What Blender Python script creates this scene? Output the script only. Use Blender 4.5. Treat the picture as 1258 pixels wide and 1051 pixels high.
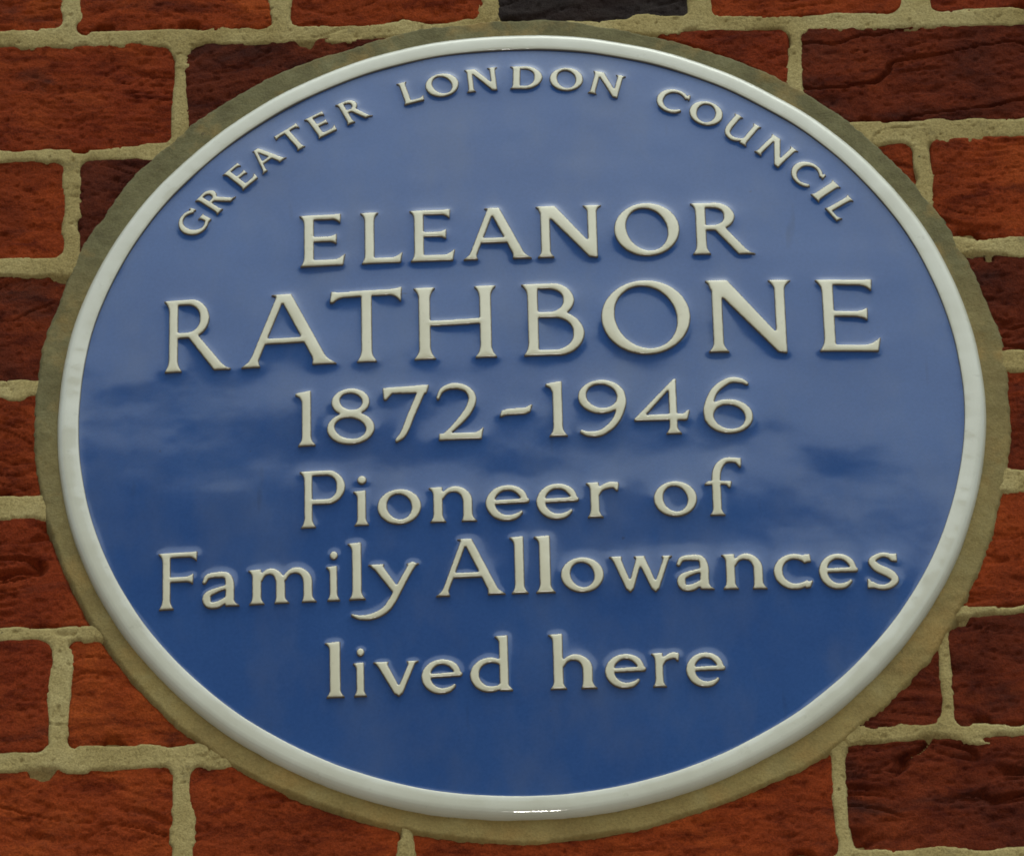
import bpy, math, random
import numpy as np
from mathutils import Matrix, Vector
from mathutils.geometry import delaunay_2d_cdt

# ------------------------------------------------------------------ scene, camera, light
for o in list(bpy.data.objects):
    bpy.data.objects.remove(o)
scene = bpy.context.scene
COL = scene.collection
random.seed(7)

HGT = 3.49                                  # height of the plaque's centre above the street
def cam_vec(v):                             # wall frame (x right, y up, z out of the wall) -> world
    return Vector((v[0], -v[2], v[1]))
cam_data = bpy.data.cameras.new('camera')
cam = bpy.data.objects.new('camera', cam_data)
COL.objects.link(cam)
cam_data.sensor_fit = 'HORIZONTAL'
cam_data.sensor_width = 36.0
cam_data.lens = 231.384
cam_data.clip_start = 0.05
cam_data.clip_end = 500.0
CX = cam_vec((0.99951207, -0.02141787, -0.02273545))
CY = cam_vec((0.03027392, 0.84344976, 0.53635436))
CZ = cam_vec((0.00768864, -0.53678094, 0.84368661))
M = Matrix((CX, CY, CZ)).transposed().to_4x4()
M.translation = cam_vec((0.02214228, -1.89058629, 2.96000181)) + Vector((0, 0, HGT))
cam.matrix_world = M
scene.camera = cam

SUN_EL, SUN_AZ = math.radians(68), math.radians(15)     # azimuth to the right of straight out from the wall
world = bpy.data.worlds.new('World')
scene.world = world
world.use_nodes = True
wn = world.node_tree
bg = wn.nodes['Background']
sky = wn.nodes.new('ShaderNodeTexSky')
sky.sky_type = 'NISHITA'
sky.sun_disc = False
sky.sun_elevation = SUN_EL
sky.sun_rotation = math.pi - SUN_AZ          # the sun stands over the street, towards -Y
sky.air_density = 2.0
sky.dust_density = 7.0
sky.ozone_density = 1.0
hs = wn.nodes.new('ShaderNodeHueSaturation')
hs.inputs['Saturation'].default_value = 0.8  # overcast
wn.links.new(sky.outputs[0], hs.inputs['Color'])
tint = wn.nodes.new('ShaderNodeMix'); tint.data_type = 'RGBA'; tint.blend_type = 'MULTIPLY'
tint.inputs[0].default_value = 1.0
tint.inputs[7].default_value = (0.80, 1.00, 1.16, 1.0)
wn.links.new(hs.outputs[0], tint.inputs[6])
wn.links.new(tint.outputs[2], bg.inputs['Color'])
bg.inputs['Strength'].default_value = 0.100

sun_data = bpy.data.lights.new('sun', 'SUN')
sun_data.energy = 0.5
sun_data.angle = math.radians(80)
sun_data.color = (1.0, 0.99, 0.95)
sun = bpy.data.objects.new('sun', sun_data)
COL.objects.link(sun)
sd = Vector((math.sin(SUN_AZ) * math.cos(SUN_EL), -math.cos(SUN_AZ) * math.cos(SUN_EL), math.sin(SUN_EL)))
sun.rotation_euler = sd.to_track_quat('Z', 'Y').to_euler()
sun.location = (2, -6, 9)

# the photographer's flash, whose glints show on the rim's lower edge and on the letters
fl_data = bpy.data.lights.new('camera_flash', 'SPOT')
fl_data.energy = 95.0
fl_data.spot_size = math.radians(40)
fl_data.spot_blend = 0.5
fl_data.shadow_soft_size = 0.010
fl_data.color = (1.0, 0.96, 0.88)
fl = bpy.data.objects.new('camera_flash', fl_data)
COL.objects.link(fl)
fl.matrix_world = M @ Matrix.Translation((0.0, 0.07, 0.0))

scene.cycles.pixel_filter_type = 'BLACKMAN_HARRIS'
scene.cycles.filter_width = 1.7
scene.view_settings.view_transform = 'Standard'
scene.view_settings.look = 'None'
scene.view_settings.exposure = 0.58
scene.view_settings.gamma = 1.0
scene.view_settings.use_curve_mapping = False

# ------------------------------------------------------------------ helpers
def tag(o, label=None, cat=None, group=None, kind=None):
    for k, v in (('label', label), ('category', cat), ('group', group), ('kind', kind)):
        if v:
            o[k] = v
    return o

def empty(name, loc, rot=(0, 0, 0)):
    o = bpy.data.objects.new(name, None)
    o.empty_display_size = 0.1
    o.location = loc
    o.rotation_euler = rot
    COL.objects.link(o)
    return o

def mesh_obj(name, verts, faces, mat, parent=None, smooth=True, attrs=None):
    me = bpy.data.meshes.new(name)
    verts = np.asarray(verts, dtype=np.float32)
    if isinstance(faces, np.ndarray):
        n, k = faces.shape
        me.vertices.add(len(verts)); me.vertices.foreach_set('co', verts.ravel())
        me.loops.add(n * k); me.loops.foreach_set('vertex_index', faces.astype(np.int32).ravel())
        me.polygons.add(n)
        me.polygons.foreach_set('loop_start', np.arange(0, n * k, k, dtype=np.int32))
        me.update(calc_edges=True)
    else:
        me.from_pydata([tuple(map(float, v)) for v in verts], [], faces)
    if smooth:
        me.polygons.foreach_set('use_smooth', np.ones(len(me.polygons), dtype=bool))
    for an, vals in (attrs or {}).items():
        a = me.attributes.new(an, 'FLOAT', 'POINT')
        a.data.foreach_set('value', np.asarray(vals, dtype=np.float32))
    me.materials.append(mat)
    me.validate()
    o = bpy.data.objects.new(name, me)
    COL.objects.link(o)
    if parent:
        o.parent = parent
    return o

# value noise -------------------------------------------------------
def _hash(ix, iy, seed):
    h = (ix.astype(np.int64) * 374761393 + iy.astype(np.int64) * 668265263 + int(seed) * 974634777) & 0x7fffffff
    h = ((h ^ (h >> 13)) * 1274126177) & 0x7fffffff
    h = h ^ (h >> 16)
    return (h & 0xffff) / 65535.0 * 2 - 1

def noise(x, y, seed=0):
    ix, iy = np.floor(x), np.floor(y)
    fx, fy = x - ix, y - iy
    fx = fx * fx * fx * (fx * (fx * 6 - 15) + 10); fy = fy * fy * fy * (fy * (fy * 6 - 15) + 10)
    a, b = _hash(ix, iy, seed), _hash(ix + 1, iy, seed)
    c, d = _hash(ix, iy + 1, seed), _hash(ix + 1, iy + 1, seed)
    return (a * (1 - fx) + b * fx) * (1 - fy) + (c * (1 - fx) + d * fx) * fy

def fbm(x, y, seed=0, octv=4, gain=0.5):
    s, a, t = 0.0, 1.0, 0.0
    for i in range(octv):
        s = s + a * noise(x * 2 ** i, y * 2 ** i, seed + 17 * i); t += a; a *= gain
    return s / t

def sstep(a, b, x):
    t = np.clip((x - a) / (b - a), 0, 1)
    return t * t * (3 - 2 * t)

# node helper -------------------------------------------------------
class NT:
    def __init__(self, name):
        self.m = bpy.data.materials.new(name)
        self.m.use_nodes = True
        self.t = self.m.node_tree
        self.p = self.t.nodes['Principled BSDF']
        self.tc = self.t.nodes.new('ShaderNodeTexCoord')
    def node(self, typ, **kw):
        n = self.t.nodes.new(typ)
        for k, v in kw.items():
            if hasattr(n, k):
                setattr(n, k, v)
            else:
                n.inputs[k].default_value = v
        return n
    def link(self, a, b):
        self.t.links.new(a, b)
    def noise(self, scale, detail=4, rough=0.55, vec=None, stretch=None, dist=0.0):
        n = self.node('ShaderNodeTexNoise')
        n.inputs['Scale'].default_value = scale
        n.inputs['Detail'].default_value = detail
        n.inputs['Roughness'].default_value = rough
        n.inputs['Distortion'].default_value = dist
        v = vec or self.tc.outputs['Object']
        if stretch:
            mp = self.node('ShaderNodeMapping')
            mp.inputs['Scale'].default_value = stretch
            self.link(v, mp.inputs['Vector']); v = mp.outputs[0]
        self.link(v, n.inputs['Vector'])
        return n.outputs['Fac']
    def ramp(self, fac, stops):
        r = self.node('ShaderNodeValToRGB')
        e = r.color_ramp.elements
        while len(e) < len(stops):
            e.new(0.5)
        for i, (p, c) in enumerate(stops):
            e[i].position = p
            e[i].color = (*c, 1) if len(c) == 3 else c
        self.link(fac, r.inputs[0])
        return r.outputs[0]
    def mix(self, fac, a, b, mode='MIX'):
        n = self.node('ShaderNodeMix', data_type='RGBA', blend_type=mode)
        for s, v in ((n.inputs[0], fac), (n.inputs[6], a), (n.inputs[7], b)):
            if isinstance(v, (int, float)):
                s.default_value = v
            elif isinstance(v, tuple):
                s.default_value = (*v, 1) if len(v) == 3 else v
            else:
                self.link(v, s)
        return n.outputs[2]
    def math(self, op, a, b=None, c=None):
        n = self.node('ShaderNodeMath', operation=op)
        for i, v in enumerate((a, b, c)):
            if v is None:
                continue
            if isinstance(v, (int, float)):
                n.inputs[i].default_value = v
            else:
                self.link(v, n.inputs[i])
        return n.outputs[0]
    def bump(self, h, strength, dist):
        b = self.node('ShaderNodeBump')
        b.inputs['Strength'].default_value = strength
        b.inputs['Distance'].default_value = dist
        self.link(h, b.inputs['Height'])
        return b.outputs[0]
    def finish(self, color=None, rough=None, normal=None, spec=None):
        if color is not None:
            if isinstance(color, tuple): self.p.inputs['Base Color'].default_value = (*color, 1)
            else: self.link(color, self.p.inputs['Base Color'])
        if rough is not None:
            if isinstance(rough, (int, float)): self.p.inputs['Roughness'].default_value = rough
            else: self.link(rough, self.p.inputs['Roughness'])
        if normal is not None: self.link(normal, self.p.inputs['Normal'])
        if spec is not None: self.p.inputs['Specular IOR Level'].default_value = spec
        return self.m

# ------------------------------------------------------------------ materials
def mat_brick(name, base, dark, light, burn, seed):
    n = NT(name)
    oi = n.node('ShaderNodeObjectInfo')
    add = n.node('ShaderNodeVectorMath', operation='MULTIPLY_ADD')
    n.link(oi.outputs['Random'], add.inputs[0])
    add.inputs[1].default_value = (37.0, 53.0, 11.0)
    n.link(n.tc.outputs['Object'], add.inputs[2])
    v = add.outputs[0]
    big = n.noise(16, 3, 0.6, v)
    mid = n.noise(75, 5, 0.65, v, (0.6, 1.5, 1), 0.6)
    fine = n.noise(900, 3, 0.7, v)
    c = n.ramp(big, [(0.32, dark), (0.52, base), (0.72, light)])
    c = n.mix(n.ramp(mid, [(0.46, (0, 0, 0)), (0.68, (1, 1, 1))]), c, n.mix(1.0, c, (0.46, 0.38, 0.40), 'MULTIPLY'))
    c = n.mix(n.ramp(fine, [(0.35, (0, 0, 0)), (0.7, (0.75, 0.75, 0.75))]), n.mix(1.0, c, (0.68, 0.66, 0.66), 'MULTIPLY'), n.mix(1.0, c, (1.45, 1.4, 1.3), 'MULTIPLY'))
    bn = n.noise(24, 4, 0.6, v, (0.7, 1.3, 1), 0.4)
    c = n.mix(n.ramp(bn, [(0.62 - burn * 0.3, (0, 0, 0)), (0.86 - burn * 0.3, (0.85, 0.85, 0.85))]), c, (0.022, 0.014, 0.012))
    sp = n.noise(520, 3, 0.65, v)
    c = n.mix(n.ramp(sp, [(0.75, (0, 0, 0)), (0.84, (0.55, 0.55, 0.55))]), c, (0.36, 0.24, 0.15))
    c = n.mix(1.0, c, (1.0, 0.84, 0.76), 'MULTIPLY')
    h = n.math('ADD', n.math('MULTIPLY', fine, 0.5), n.noise(300, 4, 0.7, v))
    return n.finish(c, 0.9, n.bump(h, 0.7, 0.0015), 0.06)

BRICK_MATS = {
    'orange': mat_brick('brick_orange_red', (0.235, 0.046, 0.0110), (0.150, 0.030, 0.009), (0.300, 0.070, 0.015), 0.05, 1),
    'red':    mat_brick('brick_red', (0.185, 0.034, 0.0100), (0.110, 0.022, 0.008), (0.240, 0.052, 0.013), 0.12, 2),
    'brown':  mat_brick('brick_brown_red', (0.125, 0.026, 0.0095), (0.065, 0.016, 0.008), (0.175, 0.038, 0.011), 0.34, 3),
    'plum':   mat_brick('brick_plum', (0.098, 0.024, 0.011), (0.052, 0.015, 0.009), (0.135, 0.032, 0.012), 0.22, 4),
    'black':  mat_brick('brick_blue_black', (0.034, 0.031, 0.030), (0.020, 0.019, 0.020), (0.055, 0.045, 0.038), 0.4, 5),
}

def mat_mortar():
    n = NT('lime_mortar')
    big = n.noise(22, 4, 0.6)
    sand = n.noise(850, 3, 0.8)
    sand2 = n.noise(380, 3, 0.7)
    c = n.ramp(big, [(0.32, (0.265, 0.197, 0.073)), (0.52, (0.340, 0.265, 0.108)), (0.72, (0.390, 0.317, 0.143))])
    c = n.mix(n.ramp(sand, [(0.3, (0, 0, 0)), (0.7, (1, 1, 1))]), n.mix(1.0, c, (0.62, 0.6, 0.55), 'MULTIPLY'), n.mix(1.0, c, (1.3, 1.3, 1.3), 'MULTIPLY'))
    c = n.mix(n.ramp(n.noise(60, 5, 0.7), [(0.60, (0, 0, 0)), (0.80, (0.7, 0.7, 0.7))]), c, (0.085, 0.065, 0.032))
    c = n.mix(n.ramp(n.noise(260, 2, 0.5), [(0.74, (0, 0, 0)), (0.78, (0.8, 0.8, 0.8))]), c, (0.030, 0.022, 0.014))
    h = n.math('ADD', n.math('MULTIPLY', sand, 0.55), sand2)
    return n.finish(c, 0.95, n.bump(h, 0.6, 0.0013), 0.1)
M_MORTAR = mat_mortar()

def mat_collar():
    n = NT('smooth_cement_collar')
    sep = n.node('ShaderNodeSeparateXYZ'); n.link(n.tc.outputs['Object'], sep.inputs[0])
    big = n.noise(9, 4, 0.6)
    grime = n.math('ADD', n.math('MULTIPLY_ADD', sep.outputs['Y'], 1.25, 0.46), n.math('MULTIPLY_ADD', big, 0.7, -0.35))
    c = n.ramp(n.noise(38, 4, 0.65), [(0.3, (0.230, 0.150, 0.046)), (0.55, (0.285, 0.205, 0.068)), (0.75, (0.320, 0.250, 0.100))])
    g = n.ramp(n.noise(55, 5, 0.65), [(0.3, (0.100, 0.084, 0.034)), (0.6, (0.150, 0.130, 0.056)), (0.8, (0.200, 0.178, 0.085))])
    c = n.mix(n.ramp(grime, [(0.2, (0.1, 0.1, 0.1)), (0.62, (1, 1, 1))]), c, g)
    c = n.mix(n.ramp(n.noise(26, 4, 0.65), [(0.52, (0, 0, 0)), (0.70, (0.75, 0.75, 0.75))]), c, (0.30, 0.185, 0.055))
    fine = n.noise(700, 3, 0.75)
    c = n.mix(n.ramp(fine, [(0.3, (0, 0, 0)), (0.7, (1, 1, 1))]), n.mix(1.0, c, (0.8, 0.8, 0.78), 'MULTIPLY'), n.mix(1.0, c, (1.15, 1.15, 1.15), 'MULTIPLY'))
    c = n.mix(n.ramp(n.noise(150, 3, 0.6), [(0.69, (0, 0, 0)), (0.77, (0.6, 0.6, 0.6))]), c, (0.045, 0.036, 0.02))
    return n.finish(c, 0.88, n.bump(n.math('ADD', fine, n.noise(160, 4, 0.6)), 0.5, 0.0012), 0.25)
M_COLLAR = mat_collar()

def mat_blue():
    n = NT('cobalt_blue_glaze')
    big = n.noise(14, 4, 0.55)
    fine = n.noise(600, 3, 0.7)
    c = n.ramp(big, [(0.3, (0.026, 0.067, 0.196)), (0.7, (0.031, 0.079, 0.220))])
    c = n.mix(n.ramp(fine, [(0.3, (0, 0, 0)), (0.7, (1, 1, 1))]), n.mix(1.0, c, (0.90, 0.92, 0.93), 'MULTIPLY'), n.mix(1.0, c, (1.10, 1.08, 1.06), 'MULTIPLY'))
    # thin rain streaks of dirt, and specks
    st = n.noise(1.0, 2, 0.5, None, (85, 13, 1))
    c = n.mix(n.ramp(st, [(0.70, (0, 0, 0)), (0.80, (0.40, 0.40, 0.40))]), c, (0.018, 0.022, 0.035))
    c = n.mix(n.ramp(n.noise(190, 2, 0.5), [(0.77, (0, 0, 0)), (0.81, (0.5, 0.5, 0.5))]), c, (0.02, 0.025, 0.05))
    film = n.noise(30, 4, 0.6, None, (1.0, 0.5, 1))
    c = n.mix(n.ramp(film, [(0.45, (0, 0, 0)), (0.75, (0.16, 0.16, 0.16))]), c, (0.17, 0.17, 0.16))
    r = n.ramp(n.noise(45, 4, 0.6), [(0.3, (0.08, 0.08, 0.08)), (0.75, (0.15, 0.15, 0.15))])
    return n.finish(c, r, n.bump(n.noise(110, 1, 0.5), 0.03, 0.0008), 0.5)
M_BLUE = mat_blue()

def mat_white(name, edge):
    n = NT(name)
    c = n.ramp(n.noise(40, 4, 0.6), [(0.3, (0.56, 0.515, 0.36)), (0.7, (0.645, 0.60, 0.435))])
    if not edge:
        c = n.ramp(n.noise(30, 4, 0.6), [(0.3, (0.515, 0.495, 0.385)), (0.7, (0.585, 0.57, 0.460))])
    c = n.mix(n.ramp(n.noise(130, 4, 0.65), [(0.62, (0, 0, 0)), (0.80, (0.45, 0.45, 0.45))]), c, (0.30, 0.27, 0.18))
    if edge:    # the glaze runs thin and brown over the sharp outer edge of each letter
        at = n.node('ShaderNodeAttribute', attribute_name='edge_distance')
        k = n.math('ADD', at.outputs['Fac'], n.math('MULTIPLY_ADD', n.noise(260, 2, 0.5), 0.5, -0.25))
        c = n.mix(n.ramp(k, [(0.16, (0.95, 0.95, 0.95)), (0.78, (0, 0, 0))]), c, (0.100, 0.064, 0.036))
    else:
        at = n.node('ShaderNodeAttribute', attribute_name='edge_distance')
        c = n.mix(n.ramp(at.outputs['Fac'], [(0.20, (0.9, 0.9, 0.9)), (0.75, (0, 0, 0))]), c, (0.080, 0.062, 0.045))
        hair = n.noise(1.0, 3, 0.6, None, (420, 420, 60), 1.5)
        c = n.mix(n.ramp(hair, [(0.70, (0, 0, 0)), (0.76, (0.25, 0.25, 0.25))]), c, (0.25, 0.23, 0.18))
    return n.finish(c, 0.20 if edge else 0.085, n.bump(n.noise(140, 3, 0.5), 0.10, 0.001), 0.5)
M_LETTER = mat_white('cream_letter_glaze', True)
M_RIM = mat_white('white_rim_glaze', False)

def simple(name, col, rough, sc=6, var=0.25):
    n = NT(name)
    c = n.ramp(n.noise(sc, 4, 0.6), [(0.3, tuple(v * (1 - var) for v in col)), (0.7, tuple(v * (1 + var) for v in col))])
    return n.finish(c, rough)

# ------------------------------------------------------------------ the wall
WALL = empty('brick_wall', (0, 0, HGT), (math.pi / 2, 0, 0))     # local x right, y up, z out of the wall
tag(WALL, 'rough red and dark brick wall with sandy mortar joints around the plaque', 'wall')

BED0, PITCH = 255.1, 76.28
def bed(i):
    return BED0 - PITCH * i
HD, ST = 103.0, 214.0
# (course, left, right, top, bottom, colour) in millimetres from the plaque's centre; None = from the bond
BR = [
 (0, -351, -248.0, None, 264.0, 'orange', {}), (0, -239.4, -134.5, None, 261.2, 'orange', {}), (0, -121.6, -17.5, None, 260.8, 'orange', {}),
 (0, -6.1, 99.2, None, 259.0, 'black', {}), (0, 111.3, 215.5, None, 257.8, 'orange', {}), (0, 233.1, 336, None, 257.4, 'red', {}),
 (1, -401.4, -187.4, 251.0, 182.6, 'red', {'crease': 0.9}), (1, -178.8, 35, 250.2, None, 'plum', {}), (1, 48.8, 151.8, 248.8, None, 'red', {}),
 (1, 161.2, 375, 247.0, 185.4, 'brown', {'crease': 1.6}),
 (2, -349.4, -246.4, 174.7, 110.9, 'orange', {}), (2, -236.4, -133, 174.0, None, 'plum', {}), (2, 114.6, 217.6, 168.6, None, 'red', {}), (2, 228.6, 331, 169.8, 105.4, 'orange', {}),
 (3, -427.6, -213.6, 98.6, 32.2, 'brown', {'crease': 1.2}), (3, 211.9, 426, 92.6, 30.8, 'brown', {'crease': 1.2}),
 (4, -328.8, -225.8, 23.0, -41.0, 'orange', {}), (4, 225.3, 328, 19.4, -44.6, 'red', {}), (4, -442, -339, 22, -43, 'red', {}), (4, 339, 442, 20, -43, 'orange', {}),
 (5, -404.6, -190.6, -55.0, -121.4, 'red', {'crease': 1.7}), (5, 195.3, 409, -56.8, -125.4, 'orange', {'crease': 0.7}),
 (6, -353, -249.9, -130.6, -196.8, 'red', {}), (6, -237.6, -134.6, -132.1, -195.6, 'orange', {}), (6, 110.1, 213.1, None, -197.6, 'brown', {}), (6, 221.5, 324.5, -133.2, -197.0, 'brown', {}),
 (7, -398.5, -184.5, -208.4, None, 'orange', {'crease': 0.9}), (7, -175.3, -69.9, -208.2, None, 'orange', {}), (7, -59.9, 154.7, -208.6, None, 'orange', {}), (7, 163.1, 377, -206.0, -270.4, 'brown', {'crease': 1.6}),
]
x = -362.0
for i in range(7):
    BR.append((8, x, x + HD, None, None, random.choice(['orange', 'red', 'brown']), {}))
    x += HD + 11.5
x = -420.0
for i in range(4):
    BR.append((-1, x, x + ST, None, None, random.choice(['orange', 'red', 'red']), {'crease': 0.8}))
    x += ST + 11.0

def box_d(X, Y, r):          # millimetres inside a brick's outline, rounded corners
    x0, x1, y0, y1, rad = r
    qx = np.abs(X - (x0 + x1) / 2) - ((x1 - x0) / 2 - rad)
    qy = np.abs(Y - (y0 + y1) / 2) - ((y1 - y0) / 2 - rad)
    return -(np.hypot(np.maximum(qx, 0), np.maximum(qy, 0)) + np.minimum(np.maximum(qx, qy), 0) - rad)

RECTS = []
PLQ_R = 247.8
STEP = 0.95
def grid_mesh(X, Y, Z, keep):
    ny, nx = X.shape
    idx = np.arange(nx * ny).reshape(ny, nx)
    q = np.stack([idx[:-1, :-1], idx[:-1, 1:], idx[1:, 1:], idx[1:, :-1]], -1).reshape(-1, 4)
    kc = (keep[:-1, :-1] | keep[:-1, 1:] | keep[1:, 1:] | keep[1:, :-1]).ravel()
    q = q[kc]
    used = np.unique(q)
    remap = np.full(nx * ny, -1, dtype=np.int64); remap[used] = np.arange(len(used))
    V = np.stack([X.ravel(), Y.ravel(), Z.ravel()], 1)[used]
    return V, remap[q]

for bi, (k, x0, x1, yt, yb, colr, opt) in enumerate(BR):
    yt = yt if yt is not None else bed(k - 1) - 5.2
    yb = yb if yb is not None else bed(k) + 5.2
    r = (x0, x1, yb, yt, 4.0 + 3.0 * random.random())
    RECTS.append(r)
    # clip the grid to what the bond needs: a little beyond the frame on every side
    gx = np.arange(max(x0, -400) - 4, min(x1, 400) + 4.01, STEP)
    gy = np.arange(yb - 4, yt + 4.01, STEP)
    X, Y = np.meshgrid(gx, gy)
    s = 100 + bi * 31
    WX = X + 1.3 * noise(X / 18, Y / 18, s) + 0.35 * noise(X / 5, Y / 5, s + 1)
    WY = Y + 1.3 * noise(X / 24, Y / 14, s + 2) + 0.35 * noise(X / 5, Y / 5, s + 3)
    d = box_d(WX, WY, r) + 2.2
    # a bite out of one or two edges
    for c in range(random.choice([1, 2, 3])):
        bx = random.uniform(x0, x1); by = random.choice([yb, yt]); br = random.uniform(3, 7)
        d = np.minimum(d, np.hypot((X - bx) * 0.7, Y - by) - br + 1.0 * noise(X / 3, Y / 3, s + 9 + c) + 1.5)
    zf = random.uniform(-0.5, 0.6)
    Z = zf + 0.9 * fbm(X / 38, Y / 26, s + 4, 3) + 0.55 * fbm(X / 7, Y / 5, s + 5, 3) + 0.18 * noise(X / 1.8, Y / 1.8, s + 55)
    # folds of the thrown clay: wavy, mostly level creases, deep in places
    cr = opt.get('crease', 0.6)
    ra = math.radians(random.uniform(-26, 26)) if cr < 1.5 else math.radians(random.uniform(-8, 8))
    RY = Y * math.cos(ra) + X * math.sin(ra); RX = X * math.cos(ra) - Y * math.sin(ra)
    wy = RY + 5.5 * noise(X / 42, Y / 30, s + 6) + 1.6 * noise(X / 11, Y / 14, s + 7)
    f = noise(RX / 45, wy / 6.5, s + 8)
    ridge = 1 - np.abs(f) * 5.0
    amp = sstep(-0.15, 0.55, fbm(X / 40, Y / 22, s + 10, 2))
    Z -= cr * 2.8 * np.clip(ridge, 0, 1) ** 1.3 * amp
    if cr > 1:      # open fire cracks
        f3 = noise(X / 75 + 1.7, (Y + 9 * noise(X / 55, Y / 60, s + 60) + 2.2 * noise(X / 12, Y / 12, s + 61)) / 17, s + 62)
        Z -= 6.5 * np.clip(1 - np.abs(f3) * 13, 0, 1) * sstep(-0.25, 0.35, noise(X / 48, Y / 40, s + 63))
    f2 = noise(X / 25 + 3, wy / 3.2, s + 12)
    Z -= cr * 0.9 * np.clip(1 - np.abs(f2) * 4, 0, 1) * sstep(0.0, 0.5, fbm(X / 25, Y / 25, s + 13, 2))
    # drag pits
    pit = sstep(0.52, 0.75, noise(X / 3.2, Y / 2.6, s + 14))
    Z -= 0.8 * pit
    R = 2.6
    e = np.clip(R - d, 0, R)
    Z -= R - np.sqrt(np.maximum(R * R - e * e, 0))
    Z -= np.clip(-d, 0, 3) * 5
    Z = np.maximum(Z, -18)
    rad = np.hypot(X, Y)
    Z -= 3.0 * sstep(260.0, 257.5, rad)          # cut back under the collar
    V, F = grid_mesh(X, Y, Z, (d > -1.5) & (rad > PLQ_R + 1.5))
    if len(F) == 0:
        continue
    mesh_obj('brick', V * 0.001, F, BRICK_MATS[colr], WALL)

# mortar: one bed of joints, sampled only between the bricks
gx = np.arange(-402, 402.1, 0.85); gy = np.arange(-372, 412.1, 0.85)
X, Y = np.meshgrid(gx, gy)
D = np.full(X.shape, -1e3)
for r in RECTS:
    D = np.maximum(D, box_d(X, Y, r))
hm = 0.65 + 0.8 * fbm(X / 45, Y / 34, 901, 2) + 0.25 * noise(X / 7, Y / 7, 905) + 0.12 * noise(X / 2.2, Y / 2.2, 906)
hm -= 0.9 * sstep(0.72, 0.90, noise(X / 2.6, Y / 2.6, 907))                      # blow holes
ck = 1 - np.abs(noise(X / 30, Y / 24, 908)) * 22
hm -= 1.2 * np.clip(ck, 0, 1) * sstep(0.25, 0.5, noise(X / 35, Y / 35, 909))       # shrinkage cracks
De = D + 0.1 + 1.7 * noise(X / 21, Y / 18, 910) + 0.5 * noise(X / 8, Y / 8, 911) + 0.10 * noise(X / 2.6, Y / 2.6, 912)
De -= 2.4 * sstep(0.4, 0.9, noise(X / 18, Y / 14, 913))                           # smeared over the brick
De += 2.2 * sstep(0.5, 0.85, noise(X / 14, Y / 12, 914))                          # broken back
Z = hm - 0.9 * sstep(-1.6, 0.4, De) - 5.0 * sstep(0.2, 1.6, De)
V, F = grid_mesh(X, Y, Z, (D < 6.5) & (np.hypot(X, Y) > PLQ_R + 2))
mesh_obj('mortar', V * 0.001, F, M_MORTAR, WALL)

# the cement collar bedding the plaque into the cut brickwork
NA, NRr = 1500, 26
th = np.linspace(0, 2 * math.pi, NA, endpoint=False)
cx_, cy_ = np.cos(th), np.sin(th)
rout = 259.8 + 1.6 * noise(cx_ * 3 + 9, cy_ * 3, 950) + 1.2 * noise(cx_ * 9, cy_ * 9 + 4, 951) + 0.5 * noise(cx_ * 23, cy_ * 23, 952) + 0.45 * noise(cx_ * 110, cy_ * 97, 953)
rout += 3.0 * np.exp(-((th - math.radians(140)) / 0.45) ** 2) + 3.2 * np.exp(-((th - math.radians(318)) / 0.4) ** 2) + 1.2 * np.exp(-((th - math.radians(40)) / 0.4) ** 2)
prof = np.linspace(0, 1, NRr)
verts = []
for j, t in enumerate(prof):
    rr = 244.5 + (rout + 1.8 - 244.5) * t
    inn = (rout - rr)
    z = 2.4 - 1.2 * t - np.clip(2.0 - inn, 0, 5) ** 2 * 0.42
    xx, yy = rr * cx_, rr * cy_
    z = z + 0.45 * noise(xx / 16, yy / 16, 960) + 0.22 * noise(xx / 4, yy / 4, 961)
    verts.append(np.stack([xx, yy, z], 1))
V = np.concatenate(verts)
ii = np.arange(NA); F = []
for j in range(NRr - 1):
    a = j * NA + ii; b = j * NA + (ii + 1) % NA
    F.append(np.stack([a, a + NA, b + NA, b], 1))
mesh_obj('mortar_collar', V * 0.001, np.concatenate(F), M_COLLAR, WALL)

# ------------------------------------------------------------------ the plaque
PLQ = empty('commemorative_plaque', (0, 0, HGT), (math.pi / 2, 0, 0))
tag(PLQ, 'round blue glazed plaque with white rim and raised cream lettering set in brick wall', 'plaque')
RF, ZE, DOME = 236.5, 5.5, 9.0
def dome(x, y):
    return ZE + DOME * (1 - (x * x + y * y) / RF ** 2)

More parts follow.
